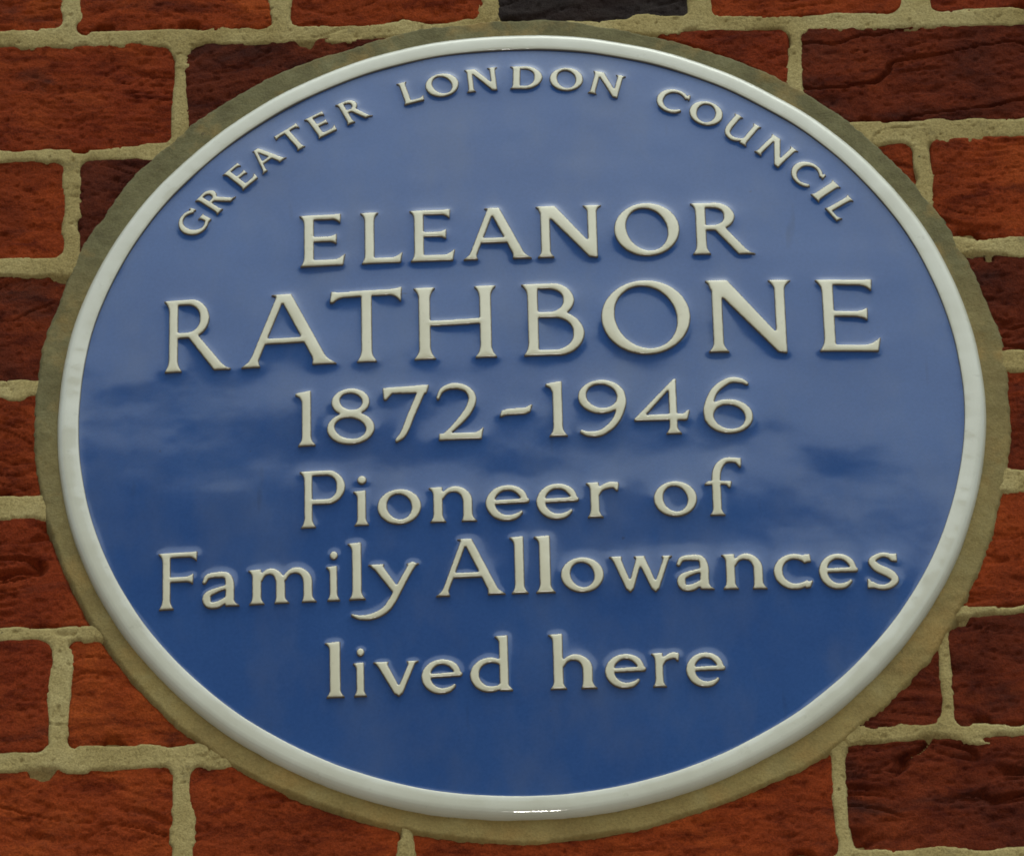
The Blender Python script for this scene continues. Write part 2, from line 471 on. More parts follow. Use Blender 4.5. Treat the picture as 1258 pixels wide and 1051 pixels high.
# ---- lettering: glyphs drawn in units of cap height = 100, x to the right, y up
class Glyph:
    SC = 2.2                                   # samples per unit
    def __init__(self, w, y0=-45, y1=115, pad=60):
        self.ox, self.oy = -pad, y0
        nx = int((w + 2 * pad) * self.SC); ny = int((y1 - y0) * self.SC)
        self.X, self.Y = np.meshgrid(-pad + (np.arange(nx) + 0.5) / self.SC, y0 + (np.arange(ny) + 0.5) / self.SC)
        self.m = np.zeros(self.X.shape, bool)
    def poly(self, pts, sub=False):
        pts = np.asarray(pts, float)
        i0 = max(int((pts[:, 0].min() - self.ox) * self.SC) - 2, 0); i1 = int((pts[:, 0].max() - self.ox) * self.SC) + 3
        j0 = max(int((pts[:, 1].min() - self.oy) * self.SC) - 2, 0); j1 = int((pts[:, 1].max() - self.oy) * self.SC) + 3
        X, Y = self.X[j0:j1, i0:i1], self.Y[j0:j1, i0:i1]
        ins = np.zeros(X.shape, bool)
        n = len(pts)
        for a in range(n):
            x0, y0 = pts[a]; x1, y1 = pts[(a + 1) % n]
            if y0 == y1: continue
            c = ((y0 > Y) != (y1 > Y)) & (X < (x1 - x0) * (Y - y0) / (y1 - y0) + x0)
            ins ^= c
        if sub: self.m[j0:j1, i0:i1] &= ~ins
        else: self.m[j0:j1, i0:i1] |= ins
    def ell(self, cx, cy, rx, ry, rot=0, sub=False):
        a = np.linspace(0, 2 * math.pi, 72, endpoint=False); c, s = math.cos(math.radians(rot)), math.sin(math.radians(rot))
        ex, ey = rx * np.cos(a), ry * np.sin(a)
        self.poly(np.stack([cx + ex * c - ey * s, cy + ex * s + ey * c], 1), sub)
    def ring(self, cx, cy, rx, ry, s, t, rot=12):
        self.ell(cx, cy, rx, ry)
        self.ell(cx, cy, rx - s, ry - t, rot, True)
    def path(self, pts, n=14):
        """smooth ribbon through (x, y, width) points"""
        P = np.asarray(pts, float)
        Q = np.vstack([2 * P[0] - P[1], P, 2 * P[-1] - P[-2]])
        out = []
        for i in range(1, len(Q) - 2):
            for u in np.linspace(0, 1, n, endpoint=(i == len(Q) - 3)):
                a, b, c, d = Q[i - 1], Q[i], Q[i + 1], Q[i + 2]
                out.append(0.5 * (2 * b + (c - a) * u + (2 * a - 5 * b + 4 * c - d) * u * u + (3 * b - a - 3 * c + d) * u ** 3))
        S = np.array(out)
        T = np.gradient(S[:, :2], axis=0); T /= np.linalg.norm(T, axis=1)[:, None] + 1e-9
        N = np.stack([-T[:, 1], T[:, 0]], 1)
        A = S[:, :2] + N * S[:, 2:3] / 2; B = S[:, :2] - N * S[:, 2:3] / 2
        for i in range(len(S) - 1):
            self.poly([A[i], A[i + 1], B[i + 1], B[i]])
            if i: self.ell(S[i, 0], S[i, 1], S[i, 2] / 2 * 0.98, S[i, 2] / 2 * 0.98)
    def ribbon(self, S):
        S = np.asarray(S, float)
        T = np.gradient(S[:, :2], axis=0); T /= np.linalg.norm(T, axis=1)[:, None] + 1e-9
        N = np.stack([-T[:, 1], T[:, 0]], 1)
        A = S[:, :2] + N * S[:, 2:3] / 2; B = S[:, :2] - N * S[:, 2:3] / 2
        for i in range(len(S) - 1):
            self.poly([A[i], A[i + 1], B[i + 1], B[i]])
            if i: self.ell(S[i, 0], S[i, 1], S[i, 2] / 2 * 0.97, S[i, 2] / 2 * 0.97)
    def arc(self, cx, cy, rx, ry, ws, lead=None, tail=None):
        """elliptical stroke; ws = [(angle, width), ...], with optional straight lead-in and tail points (x, y, w)"""
        a0, a1 = ws[0][0], ws[-1][0]
        n = max(int(abs(a1 - a0) / 6), 4)
        A = np.linspace(a0, a1, n + 1)
        ka = [w[0] for w in ws]; kw = [w[1] for w in ws]
        if a1 < a0: W = np.interp(-A, [-q for q in ka], kw)
        else: W = np.interp(A, ka, kw)
        P = np.stack([cx + rx * np.cos(np.radians(A)), cy + ry * np.sin(np.radians(A)), W], 1)
        if lead is not None: P = np.vstack([[lead], P])
        if tail is not None: P = np.vstack([P, [tail]])
        self.ribbon(P)
    def stem(self, x, y0, y1, w, bl=0, br=0, tl=0, tr=0, fl=17, x_top=None, topslope=0):
        h = w / 2; xt = x if x_top is None else x_top
        L, Rr = [], []
        ys = np.concatenate([y0 + np.linspace(0, fl, 9), y1 - np.linspace(fl, 0, 9)])
        for q, y in enumerate(ys):
            xc = x + (xt - x) * (y - y0) / (y1 - y0)
            if q < 9: k = (1 - q / 8) ** 2.3; l, r = bl * k, br * k
            else: k = ((q - 9) / 8) ** 2.3; l, r = tl * k, tr * k
            L.append((xc - h - l, y)); Rr.append((xc + h + r, y + (topslope if q == 17 else 0)))
        self.poly(L + Rr[::-1])
    def bar(self, x0, x1, y, t, up=0, dn=0, lean=2, slope=0, fl=14):
        """arm running right from x0, end flared up/down"""
        xs = x0 + (x1 - x0) * np.linspace(0, 1, 16)
        top, bot = [], []
        for q, xx in enumerate(xs):
            k = max(0, 1 - (x1 - xx) / fl) ** 2.0
            yy = y + slope * (xx - x0) / (x1 - x0)
            top.append((xx + lean * k * (1 if up else 0), yy + t / 2 + up * k)); bot.append((xx + (lean * 0.2) * k, yy - t / 2 - dn * k))
        self.poly(top + bot[::-1])
    def diag(self, x0, y0, x1, y1, w0, w1):
        self.poly([(x0 - w0 / 2, y0), (x0 + w0 / 2, y0), (x1 + w1 / 2, y1), (x1 - w1 / 2, y1)])
    def foot(self, xc, y, w, l, r, h=12, lean=0):
        """flared serif at the end of a diagonal; h negative = serif on top"""
        L, Rr = [], []
        for q in range(9):
            u = q / 8; k = (1 - u) ** 2.0
            L.append((xc - w / 2 - l * k + lean * u, y + h * u)); Rr.append((xc + w / 2 + r * k + lean * u, y + h * u))
        self.poly(L + Rr[::-1])

def draw(ch, s, t):
    """s = thick stroke, t = thin stroke"""
    g = Glyph(110); X = 60.0
    if ch in 'EFL':
        x = 8 + s / 2
        if ch == 'L':
            g.stem(x, 0, 100, s, 6, 0, 8, 8); g.bar(x, 68, t * 0.55, t * 1.1, 11, 0, 4)
        else:
            g.stem(x, 0, 100, s, 7, 0 if ch == 'E' else 7, 9, 0)
            g.bar(x, 68, 100 - t / 2, t, 1, 8, 2); g.bar(x, 62, 52, t, 6, 5, 1)
            if ch == 'E': g.bar(x, 72, t * 0.6, t * 1.2, 12, 0, 5)
    elif ch == 'I':
        g.stem(20, 0, 100, s, 6, 6, 6, 6)
    elif ch == 'H':
        g.stem(14, 0, 100, s, 7, 7, 7, 7); g.stem(86, 0, 100, s, 7, 7, 7, 7); g.poly([(14, 49 - t / 2), (86, 51 - t / 2), (86, 51 + t / 2), (14, 49 + t / 2)])
    elif ch == 'T':
        g.stem(46, 0, 98, s, 7, 7, 0, 0)
        g.bar(46, 90, 96 - t * 0.1, t * 1.1, 3, 11, 2, 1); 
        g.poly([(46, 96 + t * 0.45), (10, 95 + t * 0.45), (1, 97 + t * 0.45), (-1, 84), (4, 84), (9, 90 - t * 0.2), (16, 95.5 - t * 0.6), (46, 96 - t * 0.65)])
    elif ch == 'A':
        th_ = s * 0.70
        g.diag(13, 0, 48, 100, th_ * 1.05, th_ * 1.05); g.diag(51, 100, 95, 0, s * 1.1, s * 1.15)
        g.poly([(33, 100), (60, 100), (57, 90), (45, 92), (40, 97)])
        g.foot(13, 0, th_, 9, 6, 13, 4); g.foot(95, 0, s * 1.1, 5, 10, 14, -6)
        g.poly([(24, 31), (80, 31), (80, 31 + t), (24, 31 + t)])
    elif ch == 'N':
        th_ = s * 0.82
        g.stem(15, 0, 97, th_, 7, 7, 0, 0, 14); g.stem(85, 6, 100, th_, 0, 0, 8, 9, 16)
        g.poly([(15 - th_ / 2 - 8, 100), (15 + th_ / 2 + s * 0.45, 100), (85 + th_ / 2, 10), (85 + th_ / 2, -2), (85 - th_ / 2 + 1, 0), (15 + th_ / 2 - 2, 78), (14 - th_ / 2, 86), (12 - th_ / 2, 94)])
    elif ch == 'O':
        g.ring(50, 50, 50, 51.5, s * 1.12, t, 14)
    elif ch == 'C' or ch == 'G':
        g.arc(52, 50, 52 - s * 0.5, 51 - t * 0.5, [(36, s * 0.6), (60, t * 1.15), (90, t * 1.05), (135, s * 0.85), (180, s * 1.1), (225, s * 0.95), (270, t * 1.1), (300, t * 1.15), (322 if ch == 'C' else 312, t * 0.8)])
        g.poly([(84, 97), (93, 95), (96, 72), (90, 74), (84, 82)])
        if ch == 'G':
            g.stem(82, 4, 44, s * 0.9, 0, 0, 9, 6, 9)
    elif ch == 'D':
        g.stem(8 + s / 2, 0, 100, s, 7, 0, 9, 0)
        g.arc(40, 50, 46 - s * 0.5, 50 - t * 0.5, [(90, t * 1.05), (50, s * 0.8), (0, s * 1.12), (-50, s * 0.8), (-90, t * 1.05)], (12, 100 - t * 0.5, t), (12, t * 0.5, t))
    elif ch in 'RPB':
        g.stem(8 + s / 2, 0, 100, s, 7, 0 if ch == 'B' else 7, 9, 0)
        lo = {'R': 46, 'P': 40, 'B': 52}[ch]; xr = {'R': 62, 'P': 70, 'B': 62}[ch]
        mid = (100 + lo) / 2
        bw = [(90, t * 1.05), (50, s * 0.78), (0, s * 1.08), (-50, s * 0.78), (-90, t * 1.0)]
        rx = 24; ry = (100 - lo - t) / 2
        g.arc(xr - rx, lo + t / 2 + ry, rx, ry, bw, (12, 100 - t / 2, t), (12, lo + t / 2, t))
        if ch == 'R':
            g.poly([(34, lo + t * 0.6), (34 + s * 1.2, lo + t * 0.6), (88, 9), (95, 3.5), (102, 2), (102, 0), (83 - s * 0.5, 0)])
        if ch == 'B':
            ry = lo / 2; rx = 30
            g.arc(74 - rx, t / 2 + ry, rx, ry, bw, (12, lo + t / 2, t), (12, t / 2, t))
    elif ch == 'U':
        g.path([(15, 96, s), (15, 40, s), (24, 12, s * 0.9), (48, 3, t * 1.3), (70, 12, t), (84, 26, t * 0.8)]); g.foot(15, 100, s, 8, 7, -12)
        g.stem(85, 0, 100, s * 0.9, 2, 9, 8, 6)
    elif ch == '1':
        g.stem(20, 0, 96, s, 7, 8, 0, 0); g.poly([(20 - s / 2 - 10, 93), (20 - s / 2 - 9, 97), (20 + s / 2, 101), (20 + s / 2, 80), (20 - s / 2, 80), (20 - s / 2 - 3, 88)])
    elif ch == '8':
        g.ell(50, 75.5, 37, 25.5); g.ell(50, 28, 46, 29)
        g.ell(51, 76.5, 36 - s * 1.0, 25 - t * 1.05, -12, True); g.ell(49, 28, 46 - s * 1.1, 29 - t * 1.1, -10, True)
    elif ch == '7':
        g.poly([(98, 100), (72, 100), (22, 0), (30, 0), (42, 4)]) if False else None
        g.path([(86, 98, s * 1.05), (62, 52, s * 1.05), (44, 16, s * 0.95), (28, 2, t * 0.7)])
        g.poly([(1, 99), (98, 102), (92, 86), (22, 88), (9, 76), (3, 77)])
    elif ch == '2':
        g.path([(5, 76, t * 0.75), (14, 91, t * 0.95), (36, 98, t * 1.15), (62, 92, s * 0.8), (74, 74, s * 1.12), (64, 50, s * 1.05), (36, 22, s * 0.75), (12, 4, t * 0.9)])
        g.bar(6, 90, t * 0.6, t * 1.25, 11, 0, 6)
        g.poly([(4, 0), (22, 0), (30, 14), (18, 12)])
    elif ch == '9':
        g.ell(46, 70, 45, 31); g.ell(46, 71, 45 - s * 1.1, 31 - t, -10, True)
        g.path([(83, 78, s * 1.0), (84, 55, s * 1.15), (70, 24, s * 0.95), (44, 5, t * 1.2), (20, 3, t), (5, 8, t * 0.7)])
    elif ch == '6':
        g.ell(53, 30.5, 45, 31); g.ell(54, 29.5, 45 - s * 1.1, 31 - t, -10, True)
        g.path([(15, 24, s * 1.0), (15, 45, s * 1.15), (28, 76, s * 0.95), (54, 95, t * 1.2), (76, 96, t), (90, 90, t * 0.7)])
    elif ch == '4':
        g.stem(72, 0, 88, s, 8, 9, 0, 0, 16)
        g.poly([(0, 27), (74, 100), (80, 101), (72 + s / 2, 86), (72 - s / 2, 86), (72 - s / 2, 79), (19, 30), (16, 27)])
        g.poly([(0, 26), (2, 24), (94, 24), (98, 26), (103, 43), (98, 43), (90, 24 + t * 1.3), (18, 24 + t * 1.1)])
    elif ch == '-':
        g.poly([(0, 40), (5, 50), (20, 53), (60, 54), (74, 60), (78, 60), (72, 46), (60, 42), (16, 41), (4, 38)])
    # ---- lower case, x-height 60
    elif ch == 'o':
        g.ring(33, 30, 33, 31, s * 1.05, t, 14)
    elif ch in 'nhm':
        x = 8 + s / 2; top = 100 if ch == 'h' else 61
        g.stem(x, 0, top, s, 6, 6, 8, 0, 13, topslope=1)
        def arch(xa, xb):
            cx = (xa + xb) / 2 + 1.0; rx = xb - cx; ry = 58 - t * 0.1 - 34
            g.arc(cx, 34, rx, ry, [(162, t * 0.75), (130, t * 0.85), (90, t * 1.25), (55, s * 0.85), (25, s), (0, s)], None, (xb, 10, s))
            g.stem(xb, 0, 20, s, 3, 8, 0, 0, 13)
        if ch == 'm':
            arch(x + s * 0.2, 52); arch(52 + s * 0.2, 94)
        else:
            arch(x + s * 0.2, 58)
    elif ch == 'i':
        g.stem(14, 0, 60, s, 6, 6, 8, 0, 13, topslope=1.5); g.ell(14 + 1, 80, 7.6, 7.6)
    elif ch == 'l':
        g.stem(14, 0, 100, s, 6, 7, 8, 0, 15, topslope=1.5)
    elif ch == 'r':
        x = 8 + s / 2
        g.stem(x, 0, 61, s, 6, 7, 8, 0, 13, topslope=1)
        g.path([(x + s * 0.25, 40, t * 0.9), (x + s * 0.7, 50, t * 1.0), (x + s * 1.5, 56, t * 1.3), (46, 57, t * 1.25)]); g.poly([(40, 61), (52, 62), (53, 58), (51, 46), (48, 46), (42, 53), (36, 54)])
    elif ch == 'e':
        g.arc(34, 30, 34 - s * 0.5, 30.5 - t * 0.45, [(4, s * 0.7), (40, s * 0.85), (75, t * 1.1), (100, t * 1.05), (140, s * 0.85), (180, s * 1.08), (220, s * 0.95), (265, t * 1.15), (295, t * 1.05), (326, t * 0.5)])
        g.poly([(8, 27), (66, 29), (68, 32), (68, 36), (60, 29 + t * 0.9), (8, 27 + t * 0.85)])
    elif ch == 'c':
        g.arc(35, 30, 35 - s * 0.5, 30.5 - t * 0.45, [(44, t * 1.3), (75, t * 1.1), (100, t * 1.05), (140, s * 0.85), (180, s * 1.08), (220, s * 0.95), (265, t * 1.15), (295, t * 1.1), (320, t * 0.7)])
        g.poly([(50, 60), (61, 61), (63, 47), (58, 46), (52, 51)])
        g.poly([(60, 14), (65, 14), (60, 2), (50, 0)])
    elif ch == 'a':
        xs_ = 47
        g.path([(6, 44, t * 0.8), (12, 54, t), (27, 60 - t * 0.4, t * 1.15), (42, 54, s * 0.8), (xs_, 40, s), (xs_, 14, s)])
        g.stem(xs_, 0, 20, s, 0, 11, 0, 0, 12)
        g.path([(xs_, 34, t * 0.85), (32, 31, t * 0.9), (13, 23, s * 0.8), (5 + s * 0.35, 13, s), (14, 4, s * 0.75), (28, 4, t * 1.3), (xs_ - 3, 14, t * 0.9)])
    elif ch == 's':
        g.path([(42, 52, t * 1.2), (34, 58, t), (22, 58, t * 1.0), (9, 48, s * 0.8), (17, 36, s * 1.0), (36, 25, s * 1.05), (43, 14, s * 0.85), (32, 3.5, t * 1.1), (18, 2.5, t), (7, 8, t * 1.0)])
        g.poly([(36, 61), (48, 62), (48, 47), (43, 47), (39, 52)]); g.poly([(14, 0), (0, 0), (0, 17), (4, 17), (9, 9)])
    elif ch == 'v':
        g.diag(10, 60, 37, 2, s * 1.15, s * 0.9); g.diag(60, 60, 38, 2, s * 0.75, s * 0.75); g.poly([(37 - s * 0.45, 3), (38 + s * 0.38, 3), (37.5, -3)])
        g.foot(10, 61, s * 1.1, 6, 5, -9, 3); g.foot(60, 61, s * 0.7, 6, 6, -9, -3)
    elif ch == 'w':
        g.diag(10, 60, 33, 2, s * 1.1, s * 0.9); g.diag(52, 60, 34, 2, s * 0.8, s * 0.75); g.poly([(33 - s * 0.45, 3), (34 + s * 0.38, 3), (33.5, -3)])
        g.diag(52, 60, 77, 2, s * 1.1, s * 0.9); g.diag(99, 60, 78, 2, s * 0.75, s * 0.75); g.poly([(77 - s * 0.45, 3), (78 + s * 0.38, 3), (77.5, -3)])
        g.foot(10, 61, s * 1.1, 6, 4, -9, 3); g.foot(52, 61, s, 5, 3, -8, 0); g.foot(99, 61, s * 0.7, 6, 6, -9, -3)
    elif ch == 'y':
        g.diag(10, 60, 40, 10, s * 1.15, s * 0.9)
        g.path([(64, 60, s * 0.75), (50, 32, s * 0.75), (34, -2, s * 0.8), (22, -20, s * 0.8), (4, -30, t * 1.2), (-14, -31, t * 0.9), (-27, -26, t * 0.5)])
        g.foot(10, 61, s * 1.1, 6, 5, -9, 3); g.foot(64, 61, s * 0.7, 6, 6, -9, -3)
    elif ch == 'd':
        g.stem(56, 2, 100, s, 0, 0, 9, 0, 15, topslope=1.5); g.poly([(56 - s / 2, 12), (56 - s / 2, 0), (56 + s / 2 + 7, 0), (56 + s / 2 + 7, 2), (56 + s / 2, 10)])
        g.arc(34, 30, 34 - s * 0.5, 30.5 - t * 0.45, [(38, t * 0.85), (70, t * 1.0), (100, t * 1.15), (140, s * 0.85), (180, s * 1.05), (220, s * 0.95), (265, t * 1.15), (295, t * 1.0), (322, t * 0.85)])
    elif ch == 'f':
        x = 20
        g.path([(x, 40, s), (x, 66, s), (x + 4, 84, s * 0.95), (x + 15, 96, s * 0.7), (x + 30, 97, t * 1.05), (x + 36, 95, t * 1.2)]); g.stem(x, 0, 46, s, 6, 7, 0, 0, 13)
        g.poly([(x + 30, 100), (x + 41, 101), (x + 40, 84), (x + 37, 84), (x + 30, 93)])
        g.poly([(1, 55), (6, 60), (40, 60), (45, 60), (42, 48), (39, 48), (35, 53), (1, 53)])
    return g

def blur(a, sig):
    r = int(math.ceil(sig * 3)); k = np.exp(-0.5 * (np.arange(-r, r + 1) / sig) ** 2); k /= k.sum()
    a = np.apply_along_axis(lambda v: np.convolve(v, k, 'same'), 0, a)
    return np.apply_along_axis(lambda v: np.convolve(v, k, 'same'), 1, a)

def contours(F, lev=0.5):
    """marching squares: closed loops of (x, y) in sample units"""
    B = F > lev
    nxt = {}
    pts = {}
    def ep(e):
        if e not in pts:
            j, i, v = e
            if v == 0: a, b = F[j, i], F[j, i + 1]; u = (lev - a) / (b - a); pts[e] = (i + u, j)
            else: a, b = F[j, i], F[j + 1, i]; u = (lev - a) / (b - a); pts[e] = (i, j + u)
        return e
    code = B[:-1, :-1] * 1 + B[:-1, 1:] * 2 + B[1:, 1:] * 4 + B[1:, :-1] * 8
    tab = {1: [(3, 0)], 2: [(0, 1)], 3: [(3, 1)], 4: [(1, 2)], 5: [(3, 0), (1, 2)], 6: [(0, 2)], 7: [(3, 2)], 8: [(2, 3)], 9: [(2, 0)], 10: [(0, 1), (2, 3)], 11: [(2, 1)], 12: [(1, 3)], 13: [(1, 0)], 14: [(0, 3)]}
    for j, i in zip(*np.nonzero((code > 0) & (code < 15))):
        E = [(j, i, 0), (j, i + 1, 1), (j + 1, i, 0), (j, i, 1)]
        for a, b in tab[int(code[j, i])]:
            nxt[ep(E[a])] = ep(E[b])
    loops = []
    while nxt:
        st = next(iter(nxt)); loop = [pts[st]]; cur = nxt.pop(st)
        while cur != st and cur in nxt:
            loop.append(pts[cur]); cur = nxt.pop(cur)
        if len(loop) > 8: loops.append(np.array(loop))
    return loops

def resample(loop, step):
    c = np.vstack([loop, loop[:1]]); L = np.concatenate([[0], np.cumsum(np.linalg.norm(np.diff(c, axis=0), axis=1))])
    n = max(int(L[-1] / step), 8); u = np.linspace(0, L[-1], n, endpoint=False)
    return np.stack([np.interp(u, L, c[:, 0]), np.interp(u, L, c[:, 1])], 1)

RAS = 0.5                                      # plaque raster, mm per sample
NR = 1000
PX, PY = np.meshgrid((np.arange(NR) - NR / 2 + 0.5) * RAS, (np.arange(NR) - NR / 2 + 0.5) * RAS)
INK = np.zeros((NR, NR), dtype=np.float32)
PENDING = []
TOP = 1.5                                      # relief of the letters, mm

def letter(ch, cap, sw, tw, base_y=None, x0=None, x1=None, polar=None, xheight=None, name='letter'):
    """one raised letter; sizes in mm. polar = (baseline radius, angle in degrees clockwise from the top, width)"""
    g = draw(ch, sw / cap * 100, tw / cap * 100)
    F = blur(g.m.astype(float), 1.9)
    loops = contours(F)
    Ls = []
    sc = cap / 100
    for l in loops:
        Ls.append(np.stack([g.ox + (l[:, 0] + 0.5) / g.SC, g.oy + (l[:, 1] + 0.5) / g.SC], 1) * sc)
    allp = np.concatenate(Ls); lo, hi = allp[:, 0].min(), allp[:, 0].max()
    width = (x1 - x0) if polar is None else polar[2]
    kx = width / (hi - lo)
    Ls = [resample(np.stack([(l[:, 0] - lo) * kx - width / 2, l[:, 1]], 1), 0.42 if cap > 20 else 0.33) for l in Ls]
    # interior samples
    allp = np.concatenate(Ls)
    st = 0.62 if cap > 20 else 0.45
    gx, gy = np.meshgrid(np.arange(allp[:, 0].min(), allp[:, 0].max(), st), np.arange(allp[:, 1].min(), allp[:, 1].max(), st))
    gx = gx + (np.arange(gx.shape[0]) % 2)[:, None] * st / 2
    def inside(px, py):
        ix = ((px + width / 2) / kx + lo) / sc; iy = py / sc
        fi = (ix - g.ox) * g.SC - 0.5; fj = (iy - g.oy) * g.SC - 0.5
        i = np.clip(np.floor(fi).astype(int), 0, F.shape[1] - 2); j = np.clip(np.floor(fj).astype(int), 0, F.shape[0] - 2)
        u, v = np.clip(fi - i, 0, 1), np.clip(fj - j, 0, 1)
        return (F[j, i] * (1 - u) + F[j, i + 1] * u) * (1 - v) + (F[j + 1, i] * (1 - u) + F[j + 1, i + 1] * u) * v
    gp = np.stack([gx.ravel(), gy.ravel()], 1); gp = gp[inside(gp[:, 0], gp[:, 1]) > 0.5]
    dist = np.full(len(gp), 1e9)
    for c in range(0, len(gp), 400):
        dist[c:c + 400] = np.sqrt(((gp[c:c + 400, None, :] - allp[None]) ** 2).sum(-1)).min(1)
    sel = dist > 0.28
    gp, dist = gp[sel], dist[sel]
    pts = np.concatenate([allp, gp]); dd = np.concatenate([np.zeros(len(allp)), dist])
    edges = []; o = 0
    for l in Ls:
        n = len(l); edges += [(o + k, o + (k + 1) % n) for k in range(n)]; o += n
    vo, eo, fo, ov, _, _ = delaunay_2d_cdt([Vector(p) for p in pts], edges, [], 0, 1e-5)
    vo = np.array([tuple(v) for v in vo])
    d2 = np.array([dd[o_[0]] if o_ else 0.0 for o_ in ov])
    tri = np.array([f for f in fo if len(f) == 3])
    cen = vo[tri].mean(1)
    tri = tri[inside(cen[:, 0], cen[:, 1]) > 0.5]
    a, b, c = vo[tri[:, 0]], vo[tri[:, 1]], vo[tri[:, 2]]
    area = (b[:, 0] - a[:, 0]) * (c[:, 1] - a[:, 1]) - (b[:, 1] - a[:, 1]) * (c[:, 0] - a[:, 0])
    tri[area < 0] = tri[area < 0][:, ::-1]
    # profile: rounded shoulder, softly pillowed top
    R = 0.6 if cap > 20 else 0.45
    e = np.clip(R - d2, 0, R)
    z = TOP - (R - np.sqrt(np.maximum(R * R - e * e, 0))) + 0.22 * (1 - np.exp(-d2 / 1.6))
    if cap < 20: z = z - 0.3
    # boundary edges -> walls
    ed = np.concatenate([tri[:, [0, 1]], tri[:, [1, 2]], tri[:, [2, 0]]])
    key = {}
    for u, v in ed: key[(u, v)] = 1
    bnd = [(u, v) for (u, v) in key if (v, u) not in key]
    n0 = len(vo)
    bv = sorted(set([u for u, v in bnd] + [v for u, v in bnd])); low = {v: n0 + q for q, v in enumerate(bv)}
    P = np.concatenate([vo, vo[bv]]); Zr = np.concatenate([z, np.full(len(bv), -2.5)]); E = np.concatenate([d2, np.full(len(bv), -0.4)])
    faces = [tuple(int(q) for q in f) for f in tri] + [(int(v), int(u), low[u], low[v]) for u, v in bnd]
    # place
    if polar is None:
        ang = 0.0; cxm, cym = (x0 + x1) / 2, base_y
    else:
        ang = -math.radians(polar[1]); cxm, cym = -math.sin(ang) * polar[0], math.cos(ang) * polar[0]
    ca, sa = math.cos(ang), math.sin(ang)
    wx, wy = cxm + P[:, 0] * ca - P[:, 1] * sa, cym + P[:, 0] * sa + P[:, 1] * ca
    PENDING.append((name, wx, wy, Zr, faces, E))
    # stamp into the ink raster
    lx, ly = (PX - cxm) * ca + (PY - cym) * sa, -(PX - cxm) * sa + (PY - cym) * ca
    box = (np.abs(lx) < width / 2 + 2) & (ly > -cap * 0.45) & (ly < cap * 1.15)
    INK[box] = np.maximum(INK[box], inside(lx[box], ly[box]))

LINES = [
 (91.6, 34.3, 5.9, 3.4, [('E', -117.3, -92.3), ('L', -84.2, -61.4), ('E', -57.6, -33.0), ('A', -28.6, 8.3), ('N', 11.0, 46.7), ('O', 53.2, 88.6), ('R', 94.7, 129.1)]),
 (27.8, 46.6, 6.6, 3.6, [('R', -190.4, -154.2), ('A', -148.7, -97.5), ('T', -101.0, -62.0), ('H', -55.9, -11.6), ('B', 2.0, 35.5), ('O', 44.6, 92.4), ('N', 100.9, 147.1), ('E', 160.0, 193.8)]),
 (-23.4, 34.5, 5.1, 3.3, [('1', -119.8, -108.9), ('8', -103.0, -77.5), ('7', -73.2, -48.3), ('2', -44.6, -19.7), ('-', -11.1, 6.5), ('1', 13.5, 24.9), ('9', 30.7, 56.5), ('4', 60.1, 90.0), ('6', 97.0, 123.5)]),
 (-74.0, 34.9, 5.0, 3.1, [('P', -117.7, -93.4), ('i', -89.5, -81.1), ('o', -76.7, -53.5), ('n', -49.6, -24.1), ('e', -19.7, 3.7), ('e', 7.0, 29.7), ('r', 33.3, 51.0), ('o', 68.9, 91.8), ('f', 95.9, 116.1)]),
 (-118.5, 34.0, 5.0, 3.1, [('F', -192.5, -171.6), ('a', -169.2, -149.4), ('m', -145.1, -109.0), ('i', -104.1, -96.7), ('l', -92.8, -83.3), ('y', -91.3, -55.1), ('A', -46.7, -10.1), ('l', -7.7, 1.9), ('l', 5.0, 16.1), ('o', 18.8, 41.4), ('w', 44.2, 77.5), ('a', 79.4, 99.2), ('n', 103.0, 126.8), ('c', 130.1, 150.7), ('e', 153.8, 174.6), ('s', 178.9, 195.8)]),
 (-175.3, 32.2, 4.9, 3.0, [('l', -105.2, -94.9), ('i', -90.6, -83.4), ('v', -80.1, -56.2), ('e', -55.1, -33.5), ('d', -29.9, -7.5), ('h', 11.1, 36.3), ('e', 40.2, 61.8), ('r', 64.4, 79.2), ('e', 82.3, 102.9)]),
]
for base, cap, sw, tw, chars in LINES:
    for ch, x0, x1 in chars:
        nm = 'digit' if ch.isdigit() else ('hyphen' if ch == '-' else 'letter')
        letter(ch, cap, sw, tw, base, x0, x1, name=nm)
ARC = [('G', -54.39, 14.5), ('R', -49.13, 14.2), ('E', -43.84, 11.2), ('A', -39.03, 15.2), ('T', -34.0, 13.6), ('E', -29.24, 11.2), ('R', -23.84, 14.0),
       ('L', -15.0, 11.4), ('O', -10.28, 17.2), ('N', -4.38, 17.0), ('D', 2.11, 16.8), ('O', 8.0, 17.2), ('N', 13.97, 17.0),
       ('C', 24.0, 16.2), ('O', 29.45, 17.6), ('U', 35.24, 16.6), ('N', 41.63, 17.4), ('C', 47.54, 16.2), ('I', 51.61, 6.6), ('L', 55.4, 10.6)]
for ch, ang, w in ARC:
    letter(ch, 15.9, 3.3, 2.05, polar=(207.5, ang, w * (1.13 if ang < -20 else 1.08)))

